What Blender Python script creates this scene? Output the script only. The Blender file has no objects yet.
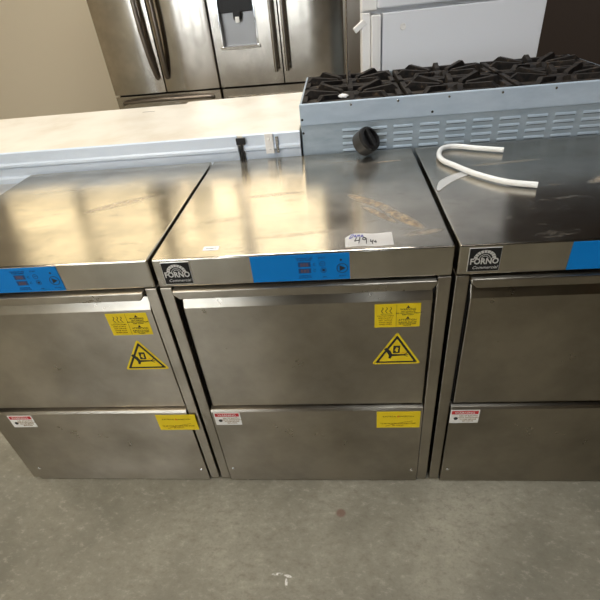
import bpy, bmesh, math, random
from mathutils import Vector, Matrix
random.seed(7)
S = bpy.context.scene
COL = S.collection
# ------------------------------------------------------------------ camera
cd = bpy.data.cameras.new('camera'); cam = bpy.data.objects.new('camera', cd); COL.objects.link(cam)
yaw, pitch, roll = -0.126216, 0.61995, -0.110569
F = Vector((math.sin(yaw)*math.cos(pitch), math.cos(yaw)*math.cos(pitch), -math.sin(pitch)))
Rt = Vector((math.cos(yaw), -math.sin(yaw), 0)); Up = Rt.cross(F)
R2 = math.cos(roll)*Rt + math.sin(roll)*Up; U2 = -math.sin(roll)*Rt + math.cos(roll)*Up
m = Matrix((R2, U2, -F)).transposed().to_4x4(); m.translation = Vector((0.3906, -0.7568, 1.1969))
cam.matrix_world = m
cd.sensor_width = 36; cd.lens = 445.98/600*36; cd.clip_start = .02
S.camera = cam
# ------------------------------------------------------------------ world, lights, exposure
w = bpy.data.worlds.new('world'); S.world = w; w.use_nodes = True
w.node_tree.nodes['Background'].inputs[0].default_value = (.75, .85, 1, 1)
w.node_tree.nodes['Background'].inputs[1].default_value = .15
S.view_settings.view_transform = 'Standard'; S.view_settings.look = 'None'
S.view_settings.exposure = 0.0; S.view_settings.gamma = 1; S.view_settings.use_curve_mapping = False
S.cycles.max_bounces = 8
def area(name, loc, target, sx, sy, power, color):
    l = bpy.data.lights.new(name, 'AREA'); l.shape = 'RECTANGLE'; l.size = sx; l.size_y = sy; l.energy = power; l.color = color
    o = bpy.data.objects.new(name, l); COL.objects.link(o); o.location = loc
    o.rotation_euler = (Vector(target)-Vector(loc)).to_track_quat('-Z', 'Y').to_euler()
    return o
area('ceiling_lamp_light', (-1.6, .4, 3.7), (-1.3, .8, 0), 1.6, .3, 34, (1, .90, .75))
area('ceiling_lamp_light', (-1.5, -1.9, 3.3), (-1.3, -1.3, 0), 1.6, .3, 60, (1, .86, .65))  # unseen light placed far left so floor and fronts brighten from that side
area('ceiling_lamp_light', (1.5, -2.8, 3.7), (1.2, -2.2, 0), 1.2, .25, 6, (1, .86, .65))
area('ceiling_lamp_light', (.1, 1.8, 3.7), (.1, 1.8, 0), 1.8, .3, 60, (1, .95, .88))  # unseen light set over the aisle to brighten counter back and refrigerators

area('ceiling_lamp_light', (1.1, -.3, 3.7), (1.0, .8, .8), 1.2, .3, 30, (.9, .95, 1))  # added cool fill to brighten the white refrigerator and paper tag

# ------------------------------------------------------------------ materials
def nt(name):
    mt = bpy.data.materials.new(name); mt.use_nodes = True
    return mt, mt.node_tree, mt.node_tree.nodes['Principled BSDF']
def plain(name, c, rough=.5, metal=0., **kw):
    mt, t, b = nt(name); b.inputs['Base Color'].default_value = (*c, 1)
    b.inputs['Roughness'].default_value = rough; b.inputs['Metallic'].default_value = metal
    for k, v_ in kw.items(): b.inputs[k.replace('_', ' ')].default_value = v_
    return mt
def N(t, kind, **kw):
    n = t.nodes.new(kind)
    for k, v_ in kw.items(): setattr(n, k, v_)
    return n
def coords(t, scale=(1, 1, 1), rot=(0, 0, 0), loc=(0, 0, 0)):
    tc = N(t, 'ShaderNodeTexCoord'); mp = N(t, 'ShaderNodeMapping'); t.links.new(tc.outputs['Object'], mp.inputs[0])
    mp.inputs['Scale'].default_value = scale; mp.inputs['Rotation'].default_value = rot; mp.inputs['Location'].default_value = loc
    return mp.outputs[0]
def noise(t, vec, scale, detail=4, rough=.55):
    n = N(t, 'ShaderNodeTexNoise'); t.links.new(vec, n.inputs['Vector']); n.inputs['Scale'].default_value = scale
    n.inputs['Detail'].default_value = detail; n.inputs['Roughness'].default_value = rough; return n.outputs['Fac']
def ramp(t, fac, stops):
    r = N(t, 'ShaderNodeValToRGB'); t.links.new(fac, r.inputs[0]); e = r.color_ramp.elements
    while len(e) < len(stops): e.new(.5)
    for i, (p, c) in enumerate(stops):
        e[i].position = p; e[i].color = (*c, 1) if isinstance(c, tuple) else (c, c, c, 1)
    return r.outputs[0]
def mixc(t, fac, a, b):
    n = N(t, 'ShaderNodeMix', data_type='RGBA')
    for s, v_ in ((0, fac), (6, a), (7, b)):
        if hasattr(v_, 'links'): t.links.new(v_, n.inputs[s])
        else: n.inputs[s].default_value = v_ if s == 0 else (*v_, 1)
    return n.outputs[2]
def math_(t, op, a, b=0.):
    n = N(t, 'ShaderNodeMath', operation=op)
    for s, v_ in ((0, a), (1, b)):
        if hasattr(v_, 'links'): t.links.new(v_, n.inputs[s])
        else: n.inputs[s].default_value = v_
    return n.outputs[0]
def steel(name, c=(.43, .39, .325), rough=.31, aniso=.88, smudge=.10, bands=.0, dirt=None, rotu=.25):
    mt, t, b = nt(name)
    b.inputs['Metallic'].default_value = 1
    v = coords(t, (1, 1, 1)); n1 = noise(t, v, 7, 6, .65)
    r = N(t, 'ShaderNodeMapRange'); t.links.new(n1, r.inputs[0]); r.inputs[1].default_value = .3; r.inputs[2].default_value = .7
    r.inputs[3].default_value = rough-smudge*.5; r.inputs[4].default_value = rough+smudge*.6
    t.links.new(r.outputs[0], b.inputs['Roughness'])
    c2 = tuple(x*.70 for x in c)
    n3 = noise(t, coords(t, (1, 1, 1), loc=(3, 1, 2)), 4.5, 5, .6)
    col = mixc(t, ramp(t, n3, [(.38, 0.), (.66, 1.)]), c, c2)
    if dirt: col = dirt(t, col, b)
    t.links.new(col, b.inputs['Base Color'])
    b.inputs['Anisotropic'].default_value = aniso; b.inputs['Anisotropic Rotation'].default_value = rotu
    tg = N(t, 'ShaderNodeTangent'); tg.direction_type = 'UV_MAP'; tg.uv_map = 'UVMap'; t.links.new(tg.outputs[0], b.inputs['Tangent'])
    return mt
def blob(t, cx, cy, sx, sy, rz, axes='XY'):
    """mask that is 1 inside an ellipse in the object's own coordinates"""
    tc = N(t, 'ShaderNodeTexCoord'); mp = N(t, 'ShaderNodeMapping', vector_type='TEXTURE'); t.links.new(tc.outputs['Object'], mp.inputs[0])
    mp.inputs['Location'].default_value = (cx, cy, 0); mp.inputs['Rotation'].default_value = (0, 0, rz); mp.inputs['Scale'].default_value = (sx, sy, 1)
    sp = N(t, 'ShaderNodeSeparateXYZ'); t.links.new(mp.outputs[0], sp.inputs[0])
    cb = N(t, 'ShaderNodeCombineXYZ'); t.links.new(sp.outputs[0], cb.inputs[0]); t.links.new(sp.outputs[1], cb.inputs[1])
    ln = N(t, 'ShaderNodeVectorMath', operation='LENGTH'); t.links.new(cb.outputs[0], ln.inputs[0])
    r = N(t, 'ShaderNodeMapRange'); t.links.new(ln.outputs['Value'], r.inputs[0]); r.inputs[1].default_value = 1; r.inputs[2].default_value = .6
    r.inputs[3].default_value = 0; r.inputs[4].default_value = 1
    return r.outputs[0]
def top_dirt(spots):
    def f(t, col, b):
        tot = None
        for s in spots:
            mk = blob(t, *s[:5]); mk = math_(t, 'MULTIPLY', mk, s[5])
            tot = mk if tot is None else math_(t, 'MAXIMUM', tot, mk)
        nn = noise(t, coords(t, (1, 1, 1), loc=(1, 7, 3)), 70, 9, .8)
        br = ramp(t, nn, [(.38, .25), (.56, 1.)])
        mk = math_(t, 'MULTIPLY', tot, br)
        # broad thin film of dried residue over the whole sheet
        fl = ramp(t, noise(t, coords(t, (1.2, 3.5, 1), rot=(0, 0, .35)), 9, 9, .8), [(.58, 0.), (.70, .35)])
        mk = math_(t, 'MAXIMUM', mk, fl)
        inv = math_(t, 'SUBTRACT', 1., mk); t.links.new(inv, b.inputs['Metallic'])
        return mixc(t, mk, col, ramp(t, noise(t, coords(t), 55, 6, .7), [(.4, (.16, .11, .07)), (.58, (.42, .32, .19))]))
    return f
M = {}
M['steel'] = steel('brushed_steel')  # darker copy for the fronts; shade is put into its base colour
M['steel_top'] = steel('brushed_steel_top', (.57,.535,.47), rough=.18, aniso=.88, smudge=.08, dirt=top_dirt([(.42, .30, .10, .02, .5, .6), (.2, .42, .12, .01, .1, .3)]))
M['steel_top_worn'] = steel('brushed_steel_top_worn', (.57,.535,.47), rough=.18, aniso=.88, smudge=.08, dirt=top_dirt([
    (.455, .222, .085, .017, -.80, .9), (.515, .135, .085, .018, -1.0, .95), (.470, .155, .065, .012, -.95, .9), (.55, .06, .05, .012, .2, .5),
    (.22, .30, .09, .012, .1, .35), (.12, .17, .05, .015, .2, .3), (.52, .49, .05, .006, .1, .7), (.40, .51, .06, .004, .05, .4), (.30, .08, .12, .01, .1, .25)]))
M['fridge'] = steel('fridge_steel', (.47, .435, .38), .17, .85, .04)
M['fridge_light'] = steel('fridge_steel_light', (.52, .475, .41), .17, .85, .04)
M['handle'] = plain('handle_steel', (.45, .42, .38), .25, 1)
M['dark_handle'] = plain('dark_handle_steel', (.22, .19, .16), .35, 1)
def satin(name, ca, cb_, metal, rough):
    mt, t, b = nt(name); n1 = noise(t, coords(t, (1, 1, 3)), 9, 7, .7)
    t.links.new(ramp(t, n1, [(.35, ca), (.65, cb_)]), b.inputs['Base Color']); b.inputs['Metallic'].default_value = metal; b.inputs['Roughness'].default_value = rough
    return mt
M['galv'] = satin('galvanised_steel', (.32, .40, .48), (.42, .50, .58), .3, .5)  # daylight's blue cast is put into the galvanised and rail colours
M['galv_light'] = satin('galvanised_steel_light', (.42, .52, .64), (.50, .60, .72), .2, .5)
M['rail'] = satin('pale_rail_steel', (.66, .76, .90), (.72, .81, .94), .05, .35)
M['black'] = plain('black_plastic', (.012, .012, .013), .45, Specular_IOR_Level=.3)
M['slot'] = plain('louvre_slot', (.07, .09, .10), .7)
M['skirt'] = plain('scuffed_grey_plastic', (.045, .045, .045), .4)  # even dark grey for the knob's side
M['gap'] = plain('dark_gap', (.01, .009, .008), .8)  # near-black colour stands in for shade in gaps and holes
M['niche'] = plain('dispenser_niche_grey', (.30, .30, .30), .35, .6)
M['chrome'] = plain('chrome', (.8, .8, .8), .12, 1)
M['blue'] = plain('blue_panel', (.0, .20, .62), .5, Specular_IOR_Level=.25)
M['ink'] = plain('dark_ink', (.01, .012, .02), .5)
M['blueink'] = plain('dark_blue_ink', (.0, .06, .22), .5)
M['pen'] = plain('blue_pen_ink', (.02, .03, .45), .5)
M['led'] = plain('display_window', (.16, .09, .09), .3)
M['yellow'] = plain('yellow_sticker', (.82, .62, .01), .4)
M['red'] = plain('red_print', (.55, .02, .03), .45)
M['brownink'] = plain('brown_print', (.25, .13, .0), .5)
M['orange'] = plain('orange_print', (.75, .25, .02), .5)
M['white'] = plain('white_print', (.82, .82, .80), .45)
M['silver'] = plain('silver_print', (.75, .75, .75), .35, .5)
M['paper'] = plain('white_paper', (.93, .93, .94), .6)
M['enamel'] = plain('white_enamel', (.84, .87, .93), .3)
M['enamel2'] = plain('white_trim', (.88, .88, .88), .45)
M['iron'] = None
mt, t, b = nt('cast_iron'); M['iron'] = mt
n = noise(t, coords(t), 60, 6); t.links.new(ramp(t, n, [(.35, (.008, .008, .009)), (.62, (.028, .023, .02)), (.78, (.13, .09, .06))]), b.inputs['Base Color'])
b.inputs['Roughness'].default_value = .7; b.inputs['Specular IOR Level'].default_value = .2
bp = N(t, 'ShaderNodeBump'); bp.inputs['Strength'].default_value = .5; bp.inputs['Distance'].default_value = .002
t.links.new(n, bp.inputs['Height']); t.links.new(bp.outputs[0], b.inputs['Normal'])
mt, t, b = nt('greasy_tray'); M['tray'] = mt
n = noise(t, coords(t), 22, 8, .7); t.links.new(ramp(t, n, [(.4, (.012, .011, .01)), (.62, (.05, .035, .022)), (.74, (.22, .15, .08))]), b.inputs['Base Color'])
b.inputs['Roughness'].default_value = .5
mt, t, b = nt('cream_top'); M['cream'] = mt
n = noise(t, coords(t, (1, 1, 1)), 5, 6, .6); t.links.new(ramp(t, n, [(.34, (.70, .65, .56)), (.5, (.78, .75, .68)), (.68, (.84, .81, .74))]), b.inputs['Base Color'])
b.inputs['Roughness'].default_value = .33
mt, t, b = nt('clear_film'); M['film'] = mt
b.inputs['Base Color'].default_value = (.85, .87, .9, 1); b.inputs['Roughness'].default_value = .15; b.inputs['Alpha'].default_value = .35
mt, t, b = nt('milky_tube'); M['tube'] = mt
b.inputs['Base Color'].default_value = (.82, .84, .85, 1); b.inputs['Roughness'].default_value = .25
mt, t, b = nt('concrete'); M['concrete'] = mt
n1 = noise(t, coords(t), 2.2, 9, .65); n2 = noise(t, coords(t, (1, 1.7, 1), rot=(0, 0, .6)), 34, 9, .75); n3 = noise(t, coords(t, (1, 1, 1), loc=(5, 5, 0)), 120, 3)
c = ramp(t, n1, [(.3, (.155, .152, .12)), (.5, (.25, .242, .195)), (.72, (.38, .37, .305))])
c = mixc(t, ramp(t, n2, [(.36, .6), (.48, 0.)]), c, (.19, .17, .135))
c = mixc(t, ramp(t, n2, [(.54, 0.), (.70, .6)]), c, (.50, .47, .40))
c = mixc(t, ramp(t, n3, [(.3, .35), (.5, 0.)]), c, (.2, .18, .15))
sc_ = noise(t, coords(t, (2, 14, 1), rot=(0, 0, .95)), 16, 9, .8)
c = mixc(t, ramp(t, sc_, [(.60, 0.), (.72, .7)]), c, (.50, .48, .41))
sc2 = noise(t, coords(t, (12, 2, 1), rot=(0, 0, .6), loc=(3, 3, 0)), 14, 9, .8)
c = mixc(t, ramp(t, sc2, [(.61, 0.), (.72, .7)]), c, (.13, .12, .10))
c = mixc(t, math_(t, 'MULTIPLY', blob(t, .355, -.103, .016, .014, 0), .6), c, (.17, .06, .045))
wm = math_(t, 'MAXIMUM', blob(t, .195, -.262, .016, .0035, .05), math_(t, 'MAXIMUM', blob(t, .222, -.266, .012, .004, -.2), blob(t, .219, -.281, .004, .012, .1)))
wm = math_(t, 'MULTIPLY', wm, ramp(t, noise(t, coords(t), 150, 3), [(.4, 0.), (.5, 1.)]))
c = mixc(t, wm, c, (.8, .8, .78))
sp = N(t, 'ShaderNodeSeparateXYZ'); tc = N(t, 'ShaderNodeTexCoord'); t.links.new(tc.outputs['Object'], sp.inputs[0])
t.links.new(c, b.inputs['Base Color'])
t.links.new(ramp(t, n1, [(.3, .42), (.7, .6)]), b.inputs['Roughness'])
bp = N(t, 'ShaderNodeBump'); bp.inputs['Strength'].default_value = .25; bp.inputs['Distance'].default_value = .003
t.links.new(n2, bp.inputs['Height']); t.links.new(bp.outputs[0], b.inputs['Normal'])
M['wall'] = plain('warm_wall_paint', (.62, .54, .40), .8)
M['wall_brown'] = plain('brown_wood_wall', (.20, .09, .035), .7)
M['wall_dim'] = plain('dark_brown_wall_paint', (.06, .043, .033), .8)  # dark colour stands in for the back wall's unlit right half
M['wall_dark'] = plain('dark_wall_paint', (.10, .085, .07), .8)
M['ceiling'] = plain('dark_ceiling', (.09, .08, .07), .85)
mt, t, b = nt('lit_window'); M['pane'] = mt
b.inputs['Base Color'].default_value = (.8, .8, .8, 1); b.inputs['Emission Color'].default_value = (1, .80, .46, 1); b.inputs['Emission Strength'].default_value = 2.2
mt, t, b = nt('daylit_opening'); M['daypane'] = mt
b.inputs['Base Color'].default_value = (.8, .8, .8, 1); b.inputs['Emission Color'].default_value = (.86, .93, 1, 1); b.inputs['Emission Strength'].default_value = 13.0

# ------------------------------------------------------------------ mesh helpers
class MB:
    def __init__(s): s.bm = bmesh.new(); s.mats = []; s.cur = 0
    def mat(s, m_):
        if m_ not in s.mats: s.mats.append(m_)
        s.cur = s.mats.index(m_); return s
    def _merge(s, bm2, mx=None, sm=False):
        if mx is not None: bmesh.ops.transform(bm2, matrix=mx, verts=bm2.verts)
        me = bpy.data.meshes.new('tmp')
        for f in bm2.faces: f.material_index = s.cur; f.smooth = sm
        bm2.to_mesh(me); s.bm.from_mesh(me); bm2.free(); bpy.data.meshes.remove(me); return s
    def box(s, x0, x1, y0, y1, z0, z1, bev=0., seg=2, mx=None):
        b2 = bmesh.new(); bmesh.ops.create_cube(b2, size=1)
        for v_ in b2.verts: v_.co = Vector(((x0+x1)/2+v_.co.x*(x1-x0), (y0+y1)/2+v_.co.y*(y1-y0), (z0+z1)/2+v_.co.z*(z1-z0)))
        if bev: bmesh.ops.bevel(b2, geom=b2.edges[:], offset=bev, segments=seg, profile=.5, affect='EDGES')
        return s._merge(b2, mx)
    def prism(s, pts, a, b_, axis='x', bev=0., mx=None):
        """closed outline pts extruded from a to b_ along axis: x: pts=(y,z); y: pts=(x,z); z: pts=(x,y)"""
        b2 = bmesh.new(); f = {'x': lambda p, h: (h, p[0], p[1]), 'y': lambda p, h: (p[0], h, p[1]), 'z': lambda p, h: (p[0], p[1], h)}[axis]
        v0 = [b2.verts.new(f(p, a)) for p in pts]; v1 = [b2.verts.new(f(p, b_)) for p in pts]; n_ = len(pts)
        b2.faces.new(v0); b2.faces.new(v1[::-1])
        for i in range(n_): b2.faces.new((v0[i], v1[i], v1[(i+1) % n_], v0[(i+1) % n_]))
        bmesh.ops.recalc_face_normals(b2, faces=b2.faces[:])
        if bev: bmesh.ops.bevel(b2, geom=b2.edges[:], offset=bev, segments=2, profile=.5, affect='EDGES')
        return s._merge(b2, mx)
    def lathe(s, prof, seg=32, mx=None):
        b2 = bmesh.new(); rings = []
        for r, z in prof:
            rings.append([b2.verts.new((r*math.cos(2*math.pi*i/seg), r*math.sin(2*math.pi*i/seg), z)) for i in range(seg)] if r > 1e-6 else [b2.verts.new((0, 0, z))])
        for a, c_ in zip(rings, rings[1:]):
            for i in range(seg):
                j = (i+1) % seg
                if len(a) == 1 and len(c_) == 1: continue
                if len(a) == 1: b2.faces.new((a[0], c_[i], c_[j]))
                elif len(c_) == 1: b2.faces.new((a[i], a[j], c_[0]))
                else: b2.faces.new((a[i], a[j], c_[j], c_[i]))
        bmesh.ops.recalc_face_normals(b2, faces=b2.faces[:])
        return s._merge(b2, mx, True)
    def tube(s, pts, r, seg=12, flat=1.):
        P = [Vector(p) for p in pts]; b2 = bmesh.new(); rings = []; dd = (P[-1]-P[0]).normalized(); up = Vector((0, 1, 0)) if abs(dd.z) > .7 else Vector((0, 0, 1))
        for i, p in enumerate(P):
            d = (P[min(i+1, len(P)-1)]-P[max(i-1, 0)]).normalized()
            a = d.cross(up); a = a.normalized() if a.length > .05 else Vector((1, 0, 0)); c_ = a.cross(d).normalized()
            rr = r[i] if isinstance(r, (list, tuple)) else r
            rings.append([b2.verts.new(p+a*rr*math.cos(2*math.pi*k/seg)+c_*rr*flat*math.sin(2*math.pi*k/seg)) for k in range(seg)])
        for a, c_ in zip(rings, rings[1:]):
            for k in range(seg): b2.faces.new((a[k], a[(k+1) % seg], c_[(k+1) % seg], c_[k]))
        b2.faces.new(rings[0]); b2.faces.new(rings[-1][::-1]); bmesh.ops.recalc_face_normals(b2, faces=b2.faces[:])
        return s._merge(b2, None, True)
    def text(s, txt, size, x, z, y, ex=.0002, sx=1., align='CENTER', mx=None, shear=0., bold=0.):
        """text standing in the front plane (reads from -y), centred at x with baseline z"""
        cu = bpy.data.curves.new('t', 'FONT'); cu.body = txt; cu.size = size; cu.extrude = ex; cu.align_x = align; cu.shear = shear; cu.offset = bold; cu.resolution_u = 2
        ob = bpy.data.objects.new('t', cu); COL.objects.link(ob); dg = bpy.context.evaluated_depsgraph_get()
        me = bpy.data.meshes.new_from_object(ob.evaluated_get(dg)); b2 = bmesh.new(); b2.from_mesh(me)
        bpy.data.objects.remove(ob); bpy.data.curves.remove(cu); bpy.data.meshes.remove(me)
        tr = mx if mx is not None else Matrix.Translation((x, y, z)) @ Matrix.Rotation(math.pi/2, 4, 'X') @ Matrix.Diagonal((sx, 1, 1, 1))
        return s._merge(b2, tr)
    def stroke(s, pts, wd, y, mx=None):
        """pen line in the front plane, as flat thin quads"""
        for (x0, z0), (x1, z1) in zip(pts, pts[1:]):
            d = Vector((x1-x0, z1-z0)); L = d.length
            if L < 1e-6: continue
            a = math.atan2(d.y, d.x); m_ = Matrix.Translation((x0, y, z0)) @ Matrix.Rotation(-a, 4, 'Y')
            if mx is not None: m_ = mx @ m_
            s.box(-wd*.4, L+wd*.4, -.0001, .0001, -wd/2, wd/2, mx=m_)
        return s
    def build(s, name, material, parent=None, smooth=True):
        bm = s.bm; bm.normal_update(); uv = bm.loops.layers.uv.new('UVMap')
        for f in bm.faces:
            nn = f.normal; ax = max(range(3), key=lambda i: abs(nn[i]))
            for l in f.loops:
                co = l.vert.co; l[uv].uv = {0: (co.y, co.z), 1: (co.x, co.z), 2: (co.x, co.y)}[ax]
            f.smooth = f.smooth and smooth
        for e in bm.edges:
            if len(e.link_faces) == 2 and e.calc_face_angle(0) > math.radians(35): e.smooth = False
        me = bpy.data.meshes.new(name); bm.to_mesh(me); bm.free()
        for mm in (s.mats or [material]): me.materials.append(mm)
        o = bpy.data.objects.new(name, me); COL.objects.link(o)
        if parent: o.parent = parent
        return o
def empty(name, loc=(0, 0, 0), rz=0):
    o = bpy.data.objects.new(name, None); o.empty_display_size = .1; COL.objects.link(o); o.location = loc; o.rotation_euler = (0, 0, rz); return o
def tag(o, label=None, cat=None, group=None, kind=None):
    for k, v_ in (('label', label), ('category', cat), ('group', group), ('kind', kind)):
        if v_: o[k] = v_
    return o
def copy_tree(o, parent=None):
    c_ = o.copy(); COL.objects.link(c_); c_.parent = parent
    for ch in list(o.children): copy_tree(ch, c_)
    return c_

# ------------------------------------------------------------------ the setting
X0, X1, Y0, Y1, ZC = -4.2, 4.2, -6, 3.6, 4.0
def struct(o): return tag(o, kind='structure')
struct(MB().box(X0, X1, Y0, Y1, -.1, 0).build('floor', M['concrete'], smooth=False))
struct(MB().box(X0, X1, Y0, Y1, ZC, ZC+.1).build('ceiling', M['ceiling']))
# back wall with an added warm glowing panel high on its left half
wx0, wx1, wz0, wz1 = -3.4, .25, 2.0, 3.5
struct(MB().box(X0, wx0, Y1, Y1+.12, 0, ZC).box(wx0, wx1, Y1, Y1+.12, 0, wz0).box(wx0, wx1, Y1, Y1+.12, wz1, ZC).build('wall_back', M['wall']))
struct(MB().box(wx1, X1, Y1, Y1+.12, 0, ZC).build('wall_back_right', M['wall_dim']))
wn = struct(MB().box(wx0, wx1, Y1+.06, Y1+.08, wz0, wz1).build('window_1', M['pane']))  # added unseen emitter, gives the hood tops a warm reflection
fr = MB()
for i in range(5):
    x = wx0+(wx1-wx0)*i/4; fr.box(x-.05, x+.05, Y1+.01, Y1+.058, wz0, wz1)  # bars added to break the panel's reflection into streaks
fr.box(wx0, wx1, Y1+.012, Y1+.056, wz0, wz0+.06).box(wx0, wx1, Y1+.012, Y1+.056, wz1-.06, wz1)
fr.build('window_frame', M['wall_dark'], wn)
struct(MB().box(X0-.1, X0, Y0, Y1, 0, ZC).build('wall_left', M['wall']))
struct(MB().box(X1, X1+.1, Y0, Y1, 0, ZC).build('wall_right', M['wall_brown']))
dx0, dx1, dz0, dz1 = -4.05, -1.35, .95, 3.3
struct(MB().box(X0, dx0, Y0-.12, Y0, 0, ZC).box(dx0, dx1, Y0-.12, Y0, dz1, ZC).box(dx0, dx1, Y0-.12, Y0, 0, dz0).box(dx1, .74, Y0-.12, Y0, 0, ZC).box(.94, X1, Y0-.12, Y0, 0, ZC).box(.74, .94, Y0-.12, Y0, 0, 1.3).box(.74, .94, Y0-.12, Y0, 1.9, ZC).build('wall_front', M['wall_dark']))
struct(MB().box(.74, .94, Y0-.10, Y0-.08, 1.3, 1.9).build('window_3', M['daypane']))  # added unseen emitter, puts a bright patch on the door's sloped band
w2 = struct(MB().box(dx0, dx1, Y0-.10, Y0-.08, dz0, dz1).build('window_2', M['daypane']))  # daylight from behind as a glowing panel, shaped for the steel's reflections
fr = MB()
for i in range(7):
    x = dx0+(dx1-dx0)*i/6; q = .13 if i % 2 else .05; fr.box(x-q, x+q, Y0-.079, Y0-.02, dz0, dz1)  # bars added to band the daylight's reflection
fr.box(dx0, dx1, Y0-.078, Y0-.03, 2.1, 2.2)
fr.build('window_frame', M['wall_dark'], w2)

# ------------------------------------------------------------------ undercounter dishwasher
W, D, H = .6, .593, .765
def dishwasher():
    root = empty('dishwasher')
    b_ = MB().mat(M['steel']).box(.004, W-.004, .03, D-.004, .012, .70, .001)
    b_.mat(M['gap']).box(.006, W-.006, .018, .0295, .008, .695)  # near-black sheet stands in for shade behind the door gaps
    b_.build('body', M['steel'], root)
    # folded hood: worktop and fascia are one sheet
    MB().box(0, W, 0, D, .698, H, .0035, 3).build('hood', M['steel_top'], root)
    for x0 in (0, W-.026):
        MB().box(x0, x0+.026, .0, .03, .006, .6955, .0015).build('corner_post', M['steel'], root)
    # door: flat lower sheet, face sloping back towards the grip
    d = MB().prism([(.006, .319), (.006, .636), (.022, .674), (.029, .674), (.029, .319)], .036, .569, 'x', .0012)
    door = d.build('door', M['steel'], root)
    g = MB().prism([(.0275, .685), (.0275, .6925), (.5725, .6925), (.5725, .685), (.562, .6715), (.040, .6715)], -.010, .024, 'y', .0025)
    g.build('door_handle', M['steel'], door)
    lp = MB().prism([(-.005, .004), (-.005, .3055), (-.0015, .3125), (.018, .3135), (.018, .004)], .0295, .5715, 'x', .0006)
    lowp = lp.build('lower_panel', M['steel'], root)
    for x, z in ((.046, .058), (.556, .052)):
        mx = Matrix.Translation((x, -.0045, z)) @ Matrix.Rotation(math.pi/2, 4, 'X')
        MB().lathe([(0, .003), (.0028, .0028), (.0048, .0012), (.005, 0)], 20, mx).build('screw', M['chrome'], root)
    for x in (.05, W-.05):
        for y in (.07, D-.06):
            MB().lathe([(0, 0), (.018, 0), (.018, .008), (.012, .013), (0, .013)], 20, Matrix.Translation((x, y, 0))).build('foot', M['black'], root)
    # badge
    bd = MB().mat(M['silver']).box(.018, .078, -.0016, .001, .7065, .7585, .0006).mat(M['black']).box(.0190, .0770, -.0021, -.0015, .7075, .7575)
    badge = bd.build('badge', M['black'], root); badge['label'] = 'black name badge with silver lettering and arch emblem'
    lt = MB().text('FORNO', .0178, .048, .7235, -.0024, sx=.86, bold=.0005).text('Commercial', .0095, .050, .7125, -.0024, shear=.35)
    lt.build('lettering', M['silver'], badge)
    ar = MB()
    for k in range(9):
        a0 = math.pi*(k+.08)/9; a1 = math.pi*(k+.92)/9; cx, cz = .048, .7352
        P = lambda r, a: (cx+r*math.cos(a)*1.12, cz+r*math.sin(a))
        ar.prism([P(.0125, a0), P(.0185, a0), P(.0185, a1), P(.0125, a1)], -.0025, -.002, 'y')
    for r in (.0095, .006):
        for k in range(8):
            a0 = math.pi*k/8; a1 = math.pi*(k+1)/8
            ar.prism([P(r-.001, a0), P(r, a0), P(r, a1), P(r-.001, a1)], -.0025, -.002, 'y')
    ar.build('emblem', M['silver'], badge)
    # control panel
    cp = MB().box(.2035, .4005, -.0012, .001, .7015, .7615).build('control_panel', M['blue'], root)
    cp['label'] = 'bright blue control strip'
    y = -.0014
    for z in (.739, .7245):
        MB().mat(M['blueink']).box(.2985, .3235, y-.0001, y+.0002, z-.0055, z+.0055).mat(M['led']).text('888', .011, .311, z-.0042, y-.0003).build('display', M['led'], cp)
    s_ = MB().mat(M['blueink'])
    s_.text('TEMPERATURE', .0052, .311, .7515, y).text('WASH / RINSE', .0045, .311, .7475, y).text('CONTROL', .0052, .311, .7105, y).text('COMMERCIAL', .0045, .311, .7065, y)
    s_.text('C', .008, .3305, .736, y).text('C', .008, .3305, .7215, y).text('START', .0048, .3465, .751, y).text('ON', .0048, .350, .707, y).text('WASH', .0052, .386, .708, y)
    s_.build('lettering', M['blueink'], cp)
    def ring(mb, cx, cz, r, wd, n_=24):
        for k in range(n_):
            a0, a1 = 2*math.pi*k/n_, 2*math.pi*(k+1)/n_
            mb.prism([(cx+q*math.cos(a), cz+q*math.sin(a)) for q, a in ((r, a0), (r+wd, a0), (r+wd, a1), (r, a1))], y-.0002, y, 'y')
        return mb
    ring(MB().mat(M['blueink']), .347, .7395, .0045, .0012).box(.3445, .3495, y-.0003, y, .7388, .7402).build('button', M['blueink'], cp)
    ring(MB().mat(M['blueink']), .3485, .7245, .0048, .0012).mat(M['ink']).box(.346, .351, y-.0003, y, .722, .727).build('button', M['ink'], cp)
    ring(MB().mat(M['ink']), .3855, .7275, .0098, .0013).prism([(.3805, .721), (.3805, .734), (.3925, .7275)], y-.0004, y, 'y').build('start_button', M['ink'], cp)
    MB().lathe([(0, .0008), (.002, .0006), (.0024, 0)], 16, Matrix.Translation((.3835, y, .7465)) @ Matrix.Rotation(math.pi/2, 4, 'X')).build('indicator_lamp', M['ink'], cp)
    # yellow hot surface sticker
    y = .0058
    st = MB().box(.4505, .5465, y-.0004, y+.0004, .5665, .6295).build('warning_sticker', M['yellow'], door)
    st['label'] = 'yellow hot surface notice with wavy steam lines'
    s_ = MB().mat(M['ink'])
    for k in range(3):
        x = .4665+k*.0088
        s_.stroke([(x+.0018*math.sin(q*1.05), .6205-q*.0021) for q in range(8)], .0013, y-.0006)
    s_.box(.463, .488, y-.0007, y-.0005, .6028, .6036)
    s_.box(.4962, .4967, y-.0007, y-.0005, .5685, .6275)
    for zz in (.6175, .5885):
        s_.prism([(.5165, zz), (.5245, zz), (.5205, zz+.007)], y-.0007, y-.0005, 'y')
    s_.text('WARNING', .0068, .5205, .6120, y-.0006).text('ATTENTION', .0068, .5205, .5835, y-.0006)
    for zz in (.607, .6025, .5985, .578, .5735, .5695): s_.text({.607: 'HOT SURFACE', .6025: 'DO NOT TOUCH STEAM', .5985: 'KEEP CLEAR', .578: 'SURFACE CHAUDE', .5735: 'NE PAS TOUCHER', .5695: 'VAPEUR'}[zz], .0045, .5205, zz, y-.0006)
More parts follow.
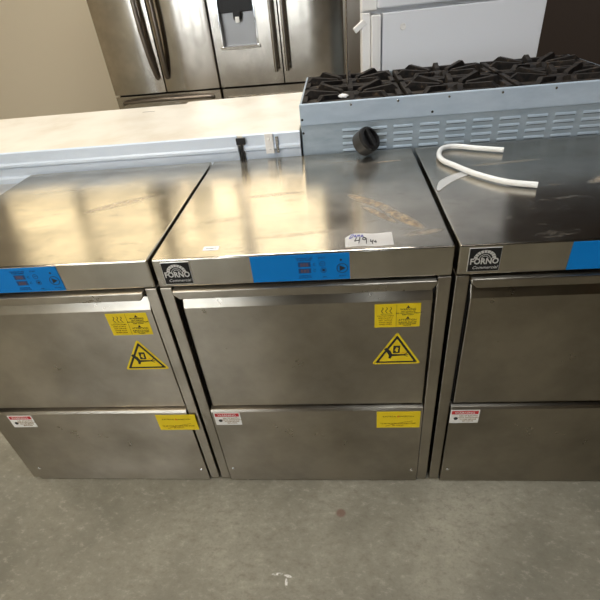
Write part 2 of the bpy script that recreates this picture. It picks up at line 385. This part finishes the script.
    s_.mat(M['brownink'])
    for i, tx in enumerate(('CAUTION STEAM', 'OPEN SLOWLY', 'HOT VAPOUR', 'STAND BACK', 'WHEN OPEN')): s_.text(tx, .0046, .4735, .5965-i*.0058, y-.0006)
    s_.build('lettering', M['ink'], st)
    # crush triangle
    tri = lambda s0, cx=.5005, z0=.4560: [(cx-.056*s0, z0+(1-s0)*.031), (cx+.056*s0, z0+(1-s0)*.031), (cx, z0+(1-s0)*.031+.096*s0)]
    def rtri(s0, r): # corners rounded off
        P = [Vector(p) for p in tri(s0)]; o_ = []
        for i in range(3):
            a, c_, e = P[i-1], P[i], P[(i+1) % 3]; o_ += [tuple(c_+(a-c_).normalized()*r), tuple(c_+((a-c_).normalized()+(e-c_).normalized())*r*.32), tuple(c_+(e-c_).normalized()*r)]
        return o_
    tr = MB().mat(M['yellow']).prism(rtri(1, .006), y-.0004, y+.0004, 'y').mat(M['ink']).prism(rtri(.86, .003), y-.0007, y-.0003, 'y').mat(M['yellow']).prism(rtri(.70, .002), y-.0010, y-.0006, 'y')
    ts = tr.build('warning_sticker', M['yellow'], door); ts['label'] = 'yellow triangle showing a hand being crushed'
    hh = MB().mat(M['ink']); yy = y-.0012
    hh.prism([(.492, .4905), (.507, .4905), (.508, .5125), (.493, .5125)], yy-.0001, yy+.0002, 'y')
    hh.prism([(.472, .5025), (.477, .5075), (.487, .497), (.4905, .4875), (.517, .4865), (.519, .483), (.4905, .4815), (.4875, .474), (.4825, .475), (.4835, .483), (.480, .491)], yy-.0001, yy+.0002, 'y')
    for a in ([(.516, .485), (.522, .4885), (.5245, .492)], [(.516, .485), (.526, .4855)], [(.516, .484), (.525, .480)]): hh.stroke(a, .0018, yy)
    hh.mat(M['yellow']).prism([(.4975, .503), (.4955, .498), (.499, .498), (.499, .494), (.5035, .495), (.503, .501), (.5045, .506), (.4995, .508)], yy-.0004, yy-.0001, 'y')
    hh.mat(M['orange']).stroke([(.512, .4905), (.516, .4925), (.518, .489)], .001, yy-.0002).build('pictogram', M['ink'], ts)
    # lower notices
    y = -.005
    yl = MB().box(.4575, .5655, y-.0006, y+.0004,   .2400, .3015).build('notice_sticker', M['yellow'], lowp); yl['label'] = 'plain yellow notice with two thin lines of brown print'
    yy = y-.0008
    s_ = MB().mat(M['brownink']).text('ELECTRICAL CONNECTION', .0062, .511, .2815, yy).mat(M['orange']).prism([(.508, .2805), (.514, .2805), (.511, .289)], yy-.0003, yy, 'y').mat(M['brownink'])
    s_.text('TO BE MADE BY QUALIFIED STAFF', .0058, .511, .2545, yy).text('SEE MANUAL', .005, .511, .2475, yy).stroke([(.480, .246), (.502, .255), (.528, .262), (.547, .2655)], .0012, yy)
    s_.build('lettering', M['brownink'], yl)
    rd = MB().box(.0355, .1055, y-.0006, y+.0004, .2565, .3045).build('notice_sticker', M['white'], lowp); rd['label'] = 'small white notice with red heading'
    s_ = MB().mat(M['red']).box(.0385, .1025, y-.0009, y-.0006, .2895, .3015).mat(M['ink']).lathe([(0, 0), (.0052, 0), (.0052, .0003), (0, .0003)], 14, Matrix.Translation((.050, y-.0006, .2735)) @ Matrix.Rotation(math.pi/2, 4, 'X'))
    s_.mat(M['brownink'])
    for i, tx in enumerate(('RISK OF ELECTRIC', 'SHOCK DISCONNECT', 'POWER BEFORE', 'SERVICING')): s_.text(tx, .0055, .080, .2815-i*.0065, yy)
    s_.mat(M['white']).text('WARNING', .010, .070, .2918, y-.0010).build('lettering', M['red'], rd)
    return root
dw = dishwasher()
tag(dw, 'stainless steel undercounter dishwasher in the middle, with numbered white paper tag on top', 'dishwasher', 'undercounter dishwashers')
left = copy_tree(dw); left.location = (-.6075, 0, 0)
tag(left, 'stainless steel undercounter dishwasher at the left end of the row', 'dishwasher')
right = copy_tree(dw); right.location = (.6085, 0, 0)
tag(right, 'stainless steel undercounter dishwasher at right with clear looped tube on top', 'dishwasher')
for ch in dw.children:
    if ch.name.startswith('hood'):
        ch.material_slots[0].link = 'OBJECT'; ch.material_slots[0].material = M['steel_top_worn']
for root_, dx_ in ((left, {'notice_sticker': (.026, -.003), 'warning_sticker': (.008, 0)}), (right, {'notice_sticker': (-.006, 0)})):
    for ch in root_.children:
        for q in [ch]+list(ch.children):
            for k, (ddx, ddz) in dx_.items():
                if q.name.startswith(k): q.location.x += ddx; q.location.z += ddz
# serial sticker, part of the middle machine only
MBx = MB().mat(M['paper']).box(.1015, .1345, .0285, .0455, H-.0002, H+.0006)
mx = Matrix.Translation((.118, .034, H+.0007))
MBx.mat(M['ink']).text('SN 0421 7', .005, 0, 0, 0, mx=mx)
ss = MBx.build('serial_sticker', M['paper'], dw); ss['label'] = 'tiny white serial number sticker'

# ------------------------------------------------------------------ lot tag with handwriting, curling at its left end
bm = bmesh.new(); nx, ny = 24, 4; vs = []
def tagpt(u, v_):
    x = .393+u*.094; yy_ = .013+v_*.047-.002*u
    if u < .18: yy_ -= (v_)*.016*((.18-u)/.18)**1.6
    z = H+.0008+.006*max(0, v_-.3)**2+.0018*math.sin(u*5)**2+.004*max(0, .15-u)*v_
    return (x, yy_, z)
for j in range(ny+1):
    vs.append([bm.verts.new(tagpt(i/nx, j/ny)) for i in range(nx+1)])
for j in range(ny):
    for i in range(nx): bm.faces.new((vs[j][i], vs[j][i+1], vs[j+1][i+1], vs[j+1][i]))
r_ = bmesh.ops.solidify(bm, geom=bm.faces[:], thickness=.0003)
for f in bm.faces: f.smooth = True
mb = MB(); mb.bm = bm; mb.mats = [M['paper']]
lot = mb.build('paper_tag', M['paper'])
tag(lot, 'white paper tag handwritten in blue and black, on the middle dishwasher', 'tag')
hw = MB().mat(M['ink'])
def pen(mbx, pts, wd):
    wd *= .75
    for (u0, v0), (u1, v1) in zip(pts, pts[1:]):
        a, c_ = Vector(tagpt(u0, v0)), Vector(tagpt(u1, v1)); a.z += .0007; c_.z += .0007
        mbx.tube([a, c_], wd, 6)
pen(hw, [(.25, .70), (.20, .42), (.31, .48)], .0011); pen(hw, [(.32, .70), (.285, .22)], .0011)
pen(hw, [(.44, .64), (.39, .70), (.37, .55), (.41, .48), (.45, .62), (.44, .20)], .0011)
pen(hw, [(.54, .55), (.53, .38), (.58, .34)], .001); pen(hw, [(.57, .50), (.57, .20)], .001); pen(hw, [(.60, .50), (.61, .34), (.66, .38)], .001); pen(hw, [(.64, .48), (.64, .26)], .001)
hw.mat(M['pen'])
pen(hw, [(.09, .72), (.15, .95), (.19, .90), (.16, .74), (.10, .72)], .0008); pen(hw, [(.20, .80), (.24, .88), (.21, .74), (.25, .76)], .0008)
pen(hw, [(.26, .74), (.28, .88), (.29, .76), (.31, .88), (.32, .76)], .0008); pen(hw, [(.34, .78), (.37, .86), (.39, .78), (.35, .74), (.34, .78)], .0008)
hw.build('handwriting', M['ink'], lot)

# ------------------------------------------------------------------ cream-topped unit with galvanised rail behind the dishwashers
ct = empty('counter', (-.5, .62, 0)); ox, oy = .5, -.62
def part(mbx, name, mat_, par, dx=None):
    o = mbx.build(name, mat_, par); o.location = (-par.location.x, -par.location.y, 0); return o
tag(ct, 'low unit with long cream top and galvanised rail behind the dishwashers', 'counter')
part(MB().box(-1.25, .268, .64, 1.12, .03, .80, .003), 'body', M['enamel2'], ct)
part(MB().mat(M['cream']).prism([(-1.26, .611), (.271, .611), (.271, 1.175), (-.225, 1.175), (-.225, 1.14), (-1.26, 1.14)], .80, .832, 'z', .003).mat(M['ink']).box(-.375, -.325, 1.046, 1.050, .8319, .8322), 'top', M['cream'], ct)
prof = [(.604, .832), (.6105, .835), (.6105, .735), (.604, .735), (.604, .752), (.608, .757), (.608, .784), (.600, .789), (.600, .797), (.604, .801)]
part(MB().prism(prof, -1.26, .080, 'x', .001), 'rear_rail', M['rail'], ct)
part(MB().prism(prof, .099, .272, 'x', .001), 'rear_rail', M['rail'], ct)
br_ = MB().box(.166, .191, .5965, .6035, .776, .836, .0015)
for z in (.79, .818): br_.lathe([(0, .003), (.003, .0025), (.0042, 0)], 14, Matrix.Translation((.178, .5965, z)) @ Matrix.Rotation(math.pi/2, 4, 'X'))
part(br_, 'bracket', M['enamel2'], ct)
part(MB().box(.198, .206, .598, .6035, .776, .824, .001), 'catch', M['handle'], ct)
for x in (-1.2, .2):
    for y in (.68, 1.08): part(MB().lathe([(0, 0), (.02, 0), (.02, .02), (.012, .035), (0, .035)], 16, Matrix.Translation((x, y, 0))), 'foot', M['black'], ct)
cb = MB().box(.079, .107, .592, .600, .809, .829, .002)
cb.tube([(.094, .597, .812), (.0935, .5965, .79), (.094, .5965, .76), (.093, .597, .72), (.094, .598, .6), (.09, .598, .4), (.095, .598, .1), (.096, .598, .006)], .0035, 10)
tag(cb.build('power_cord', M['black']), 'black cord with square clip hanging down the galvanised rail', 'cord')

# ------------------------------------------------------------------ gas range seen from its back
rg = empty('gas_range', (.73, .83, 0)); RX0, RX1, RY0, RY1 = .277, 1.187, .603, 1.05
tag(rg, 'gas range with louvred steel back and black cast iron grates, behind right dishwashers', 'range')
bdy = MB().box(RX0, RX1, RY0+.012, RY1, .10, .872, .003)
part(bdy, 'body', M['galv'], rg)
bk = MB().mat(M['galv_light']).box(RX0, RX1, RY0-.001, RY0+.011, .848, .907, .0025).mat(M['galv']).box(RX0+.003, RX1-.003, RY0+.003, RY0+.011, .12, .8478, .001)
for x, z in ((.281, .865), (.281, .826), (.652, .860)):
    bk.mat(M['gap']).lathe([(0, .0006), (.0035, .0006), (.0035, 0)], 14, Matrix.Translation((x+.002, RY0+(-.001 if z > .85 else .003), z)) @ Matrix.Rotation(math.pi/2, 4, 'X'))
bk.mat(M['chrome'])
for x in (.425, .557, .697, .84, .98, 1.12):
    bk.lathe([(0, .0025), (.003, .002), (.004, 0)], 14, Matrix.Translation((x, RY0-.001, .897)) @ Matrix.Rotation(math.pi/2, 4, 'X'))
bk.mat(M['galv_light'])
for i in range(10):
    for j in range(4):
        x0 = .398+i*.0745; z0 = .8255-j*.0195
        if x0+.057 > RX1: continue
        pr = [(RY0+.004, z0+.006), (RY0+.001, z0+.003), (RY0-.001, z0-.002), (RY0+.004, z0-.002)]
        bk.mat(M['galv']).prism(pr, x0, x0+.056, 'x', .0012)
        bk.mat(M['slot']).box(x0+.002, x0+.054, RY0+.0022, RY0+.0032, z0-.0042, z0-.0018)
part(bk, 'back_panel', M['galv'], rg)
tp = MB().mat(M['tray']).box(RX0+.004, RX1-.004, RY0+.011, RY1-.004, .865, .884)
tp.mat(M['galv']).box(RX0, RX0+.006, RY0+.011, RY1, .86, .904, .001).box(RX1-.006, RX1, RY0+.011, RY1, .86, .904, .001).box(RX0+.006, RX1-.006, RY1-.006, RY1, .86, .902, .001)
part(tp, 'cooktop', M['tray'], rg)
for x in (RX0+.05, RX1-.05):
    for y in (RY0+.06, RY1-.06): part(MB().lathe([(0, 0), (.024, 0), (.024, .012), (.016, .03), (.016, .10), (0, .10)], 18, Matrix.Translation((x, y, 0))), 'leg', M['handle'], rg)
def grate(cx, cy, sx, sy):
    g_ = MB(); z0, z1 = .892, .906; bw = .016
    x0, x1, y0, y1 = cx-sx/2, cx+sx/2, cy-sy/2, cy+sy/2
    g_.box(x0, x1, y0, y0+bw, z0, z1, .002).box(x0, x1, y1-bw, y1, z0, z1, .002).box(x0, x0+bw, y0, y1, z0, z1, .002).box(x1-bw, x1, y0, y1, z0, z1, .002)
    for k in range(8):
        a = math.pi/4*k+.0; c_, s_ = math.cos(a), math.sin(a)
        L = min(sx/2/abs(c_) if abs(c_) > .01 else 9, sy/2/abs(s_) if abs(s_) > .01 else 9)
        m_ = Matrix.Translation((cx, cy, 0)) @ Matrix.Rotation(a, 4, 'Z')
        g_.prism([(L-.006, z0+.002), (L-.004, .906), (L-.022, .920), (.040, .909), (.036, .902), (.05, z0+.003)], -.0075, .0075, 'y', .0008, mx=m_ )
    for x in (x0+.01, x1-.01):
        for y in (y0+.01, y1-.01): g_.box(x-.008, x+.008, y-.008, y+.008, .884, z0+.004)
    return g_
for i in range(3):
    for j in range(2):
        cx = RX0+.152+i*.303; cy = RY0+.122+j*.212
        part(grate(cx, cy, .292, .205), 'grate', M['iron'], rg)
        part(MB().lathe([(0, .884), (.05, .884), (.05, .892), (.034, .897), (.03, .903), (.012, .906), (0, .906)], 28, Matrix.Translation((cx, cy, 0))), 'burner', M['iron'], rg)
# crumpled scrap and thin rod on the range
b2 = bmesh.new(); bmesh.ops.create_icosphere(b2, subdivisions=3, radius=1)
for v_ in b2.verts:
    q = v_.co; k = 1+.18*math.sin(q.x*9+q.y*5)+.15*math.cos(q.y*13+q.z*8)
    v_.co = Vector((q.x*.014*k, q.y*.010*k, max(-.004, q.z*.005*k)))
mb = MB()._merge(b2, Matrix.Translation((.404, .655, .9105))); o = mb.build('crumpled_scrap', M['paper'])
tag(o, 'small crumpled white scrap on the near edge of the black grates', 'scrap')
rod = MB().tube([(.421, .795, .912), (.422, .797, 1.05), (.424, .80, 1.2), (.426, .803, 1.3)], .0032, 10)
tag(rod.build('metal_rod', M['handle']), 'thin upright metal rod standing on the left end of the grates', 'rod')

# black knob lying against the range
kn = empty('control_knob', (.460, .552, H))
tag(kn, 'loose black round knob leaning on the louvred panel at dishwasher back edge', 'knob')
tilt = Matrix.Translation((0, 0, .0375)) @ Vector((.62, -.50, .60)).to_track_quat('Z', 'Y').to_matrix().to_4x4() @ Matrix.Scale(1.22, 4) @ Matrix.Translation((0, 0, .004)) @ Matrix.Diagonal((1, 1, 1.45, 1))
MB().mat(M['skirt']).lathe([(0, -.012), (.024, -.012), (.029, -.009), (.030, .008)], 40, tilt).mat(M['black']).lathe([(.030, .008), (.028, .0125), (.022, .014), (.021, .009), (0, .008)], 40, tilt).build('knob_body', M['black'], kn)
MB().box(-.005, .005, -.024, .024, .008, .016, .002, mx=tilt).build('grip_ridge', M['black'], kn)
MB().lathe([(0, -.02), (.005, -.02), (.006, -.012), (0, -.0121)], 16, tilt).build('shaft', M['handle'], kn)

# ------------------------------------------------------------------ loop of tube and strip of film on the right machine
from math import cos, sin
P = [(.83, .49), (.76, .525), (.73, .545), (.70, .552), (.678, .54), (.664, .51), (.657, .47), (.662, .435), (.68, .40), (.70, .36), (.725, .32), (.77, .27), (.83, .24)]
def smooth(pts, n_=6):
    o_ = []
    for i in range(len(pts)-1):
        p0, p1, p2, p3 = (Vector(pts[max(0, min(len(pts)-1, i+k))]) for k in (-1, 0, 1, 2))
        for k in range(n_):
            t_ = k/n_; o_.append(.5*((2*p1)+(-p0+p2)*t_+(2*p0-5*p1+4*p2-p3)*t_*t_+(-p0+3*p1-3*p2+p3)*t_**3))
    o_.append(Vector(pts[-1])); return o_
pl = smooth([(x, y, H+.0095) for x, y in P])
tag(MB().tube(pl, .0068, 14).build('plastic_tube', M['tube']), 'milky clear plastic tube bent in a loop on the right dishwasher', 'tube')
fm = MB(); fp = [(.616, .262), (.626, .285), (.640, .31), (.660, .332), (.680, .348), (.705, .362)]
fl = smooth([(x, y, H+.0016) for i, (x, y) in enumerate(fp)])
fm.tube(fl, [.003+.0105*min(1, i/12) for i in range(len(fl))], 10, .06)
tag(fm.build('plastic_strip', M['film']), 'flat clear plastic strip lying before the looped tube on the right dishwasher', 'strip')

# ------------------------------------------------------------------ refrigerators
def bulge(mbx, x0, x1, z0, z1, d=.009):
    pts = [(x0, .058), (x0, .004), (x0+.003, .0005)]+[(x0+.003+(x1-x0-.006)*k/16, -d*(1-(k/8-1)**2)) for k in range(1, 16)]+[(x1-.003, .0005), (x1, .004), (x1, .058)]
    b2 = bmesh.new(); v0 = [b2.verts.new((x, y, z0)) for x, y in pts]; v1 = [b2.verts.new((x, y, z1)) for x, y in pts]
    b2.faces.new(v0); b2.faces.new(v1[::-1])
    for i in range(len(pts)): j = (i+1) % len(pts); b2.faces.new((v0[i], v1[i], v1[j], v0[j]))
    bmesh.ops.recalc_face_normals(b2, faces=b2.faces[:]); mbx._merge(b2, None, True)
def steel_fridge(w_, name_mat, arched, rz, loc, sx=None):
    sx = sx or w_/2
    r = empty('refrigerator', loc, rz); m_ = M[name_mat]; h = 1.78; zs = .652; g = .005
    MB().mat(M['dark_handle']).box(.006, w_-.006, .06, .75, .04, h-.01, .004).mat(M['gap']).box(.012, w_-.012, .0565, .0598, .05, h-.02).build('body', M['dark_handle'], r)  # near-black sheet gives the gaps between doors their shade
    for k in range(2):
        x0 = .004 if k == 0 else sx+g/2; x1 = sx-g/2 if k == 0 else w_-.004
        dr = MB()
        if not arched and k == 0:   # the dispenser niche is cut through the sheet
            a, b2_, c0, c1 = .062, .288, .888, 1.24
            for q in ((x0, a, zs+.006, h), (b2_, x1, zs+.006, h), (a, b2_, zs+.006, c0), (a, b2_, c1, h)): dr.box(q[0], q[1], 0, .058, q[2], q[3])
        else: bulge(dr, x0, x1, zs+.006, h)
        do = dr.build('door', m_, r)
        s_ = -1 if k == 0 else 1
        if arched:
            cx = sx+s_*.030
            pts = [(cx+s_*.004, .0-.004, .745), (cx+s_*.006, -.022, .775), (cx+s_*.016, -.045, .90), (cx+s_*.024, -.055, 1.1), (cx+s_*.022, -.050, 1.3), (cx+s_*.010, -.03, 1.45), (cx+s_*.004, -.004, 1.5)]
            MB().tube(smooth(pts), .0165, 14, .8).build('door_handle', M['dark_handle'], do)
        else:
            cx = sx+s_*.036
            MB().tube([(cx, -.045, .735), (cx, -.048, .76), (cx, -.048, 1.55), (cx, -.045, 1.57)], .0115, 16).box(cx-.009, cx+.009, -.04, 0, .75, .775, .003).box(cx-.009, cx+.009, -.04, 0, 1.52, 1.545, .003).build('door_handle', M['handle'], do)
        if not arched and k == 0:
            a, b2_, c0, c1 = .062, .288, .888, 1.24
            n_ = MB().mat(M['niche']).box(a, b2_, .045, .056, c0, c1).box(a, a+.004, 0, .045, c0, c1).box(b2_-.004, b2_, 0, .045, c0, c1).box(a, b2_, 0, .045, c0, c0+.004)
            n_.mat(M['chrome']).box(a-.006, a+.004, -.004, 0, c0-.004, c1+.006, .001).box(b2_-.004, b2_+.006, -.004, 0, c0-.004, c1+.006, .001).box(a-.014, b2_+.016, -.016, 0, c0-.014, c0+.004, .002)
            dp = n_.build('water_dispenser', M['galv'], do)
            MB().mat(M['black']).box(a+.004, b2_-.004, .012, .044, 1.07, c1, .004).box(.15, .20, .010, .04, 1.03, 1.075, .006).build('nozzle_housing', M['black'], dp)
            MB().box(.163, .189, .004, .0098, 1.015, 1.047, .003).build('paddle', M['white'], dp)
    db_ = MB(); bulge(db_, .004, w_-.004, .06, zs-.006, .006); dw_ = db_.build('freezer_drawer', m_, r)
    hz = zs-(.030 if arched else .055)
    if arched: pts = [(.06, -.004, hz-.02), (.10, -.03, hz-.008), (w_/2, -.055, hz), (w_-.10, -.03, hz-.008), (w_-.06, -.004, hz-.02)]
    else: pts = [(.06, -.04, hz-.02), (.07, -.048, hz-.02), (w_-.07, -.048, hz-.02), (w_-.06, -.04, hz-.02)]
    hb = MB().tube(smooth(pts), .0125, 14)
    if not arched: hb.box(.08, .1, -.04, 0, hz-.03, hz-.01).box(w_-.1, w_-.08, -.04, 0, hz-.03, hz-.01)
    hb.build('drawer_handle', M['dark_handle' if arched else 'handle'], dw_)
    for x in (.08, w_-.08):
        for y in (.12, .66): MB().lathe([(0, 0), (.02, 0), (.02, .02), (.012, .042), (0, .042)], 14, Matrix.Translation((x, y, 0))).build('foot', M['black'], r)
    return r
fl_ = steel_fridge(.76, 'fridge_light', True, math.radians(-2.0), (-1.155, 2.50, 0))
tag(fl_, 'stainless french door refrigerator with dark arched handles, at left', 'refrigerator')
fr_ = steel_fridge(.905, 'fridge', False, math.radians(-3.0), (-.390, 2.468, 0), .4325)
tag(fr_, 'stainless french door refrigerator with water dispenser and straight tubular handles', 'refrigerator')

wf = empty('refrigerator', (.500, 1.42, 0), math.radians(6)); ww = .76
tag(wf, 'white top freezer refrigerator standing behind the gas range', 'refrigerator')
MB().mat(M['dark_handle']).box(0.002, ww, .06, .68, .03, 1.67, .006).mat(M['enamel2']).box(0, ww, .05, .0599, .03, 1.68).box(0, .062, .012, .05, 1.068, 1.68, .004).box(0, .036, .012, .05, .04, 1.062, .004).build('body', M['enamel2'], wf)
MB().box(.064, ww, 0, .049, 1.072, 1.68, .006).build('freezer_door', M['enamel'], wf)
ld = MB().mat(M['enamel']).box(.085, ww, .0, .049, .06, 1.056, .004).mat(M['enamel2']).box(.038, .078, -.006, .049, .06, 1.052, .005)
ld.mat(M['enamel2']).lathe([(0, .0), (.006, .0003), (.011, .0022), (.013, 0)], 20, Matrix.Translation((.17, 0, 1.0)) @ Matrix.Rotation(math.pi/2, 4, 'X'))
ld.build('door', M['enamel'], wf)
hg = MB().box(-.035, .02, -.012, .012, -.010, .012, .003, mx=Matrix.Translation((-.002, .02, 1.02)) @ Matrix.Rotation(math.radians(-35), 4, 'Y')); hg.build('hinge', M['enamel2'], wf)
for x in (.06, ww-.06):
    for y in (.12, .62): MB().lathe([(0, 0), (.02, 0), (.02, .02), (.012, .032), (0, .032)], 14, Matrix.Translation((x, y, 0))).build('foot', M['black'], wf)
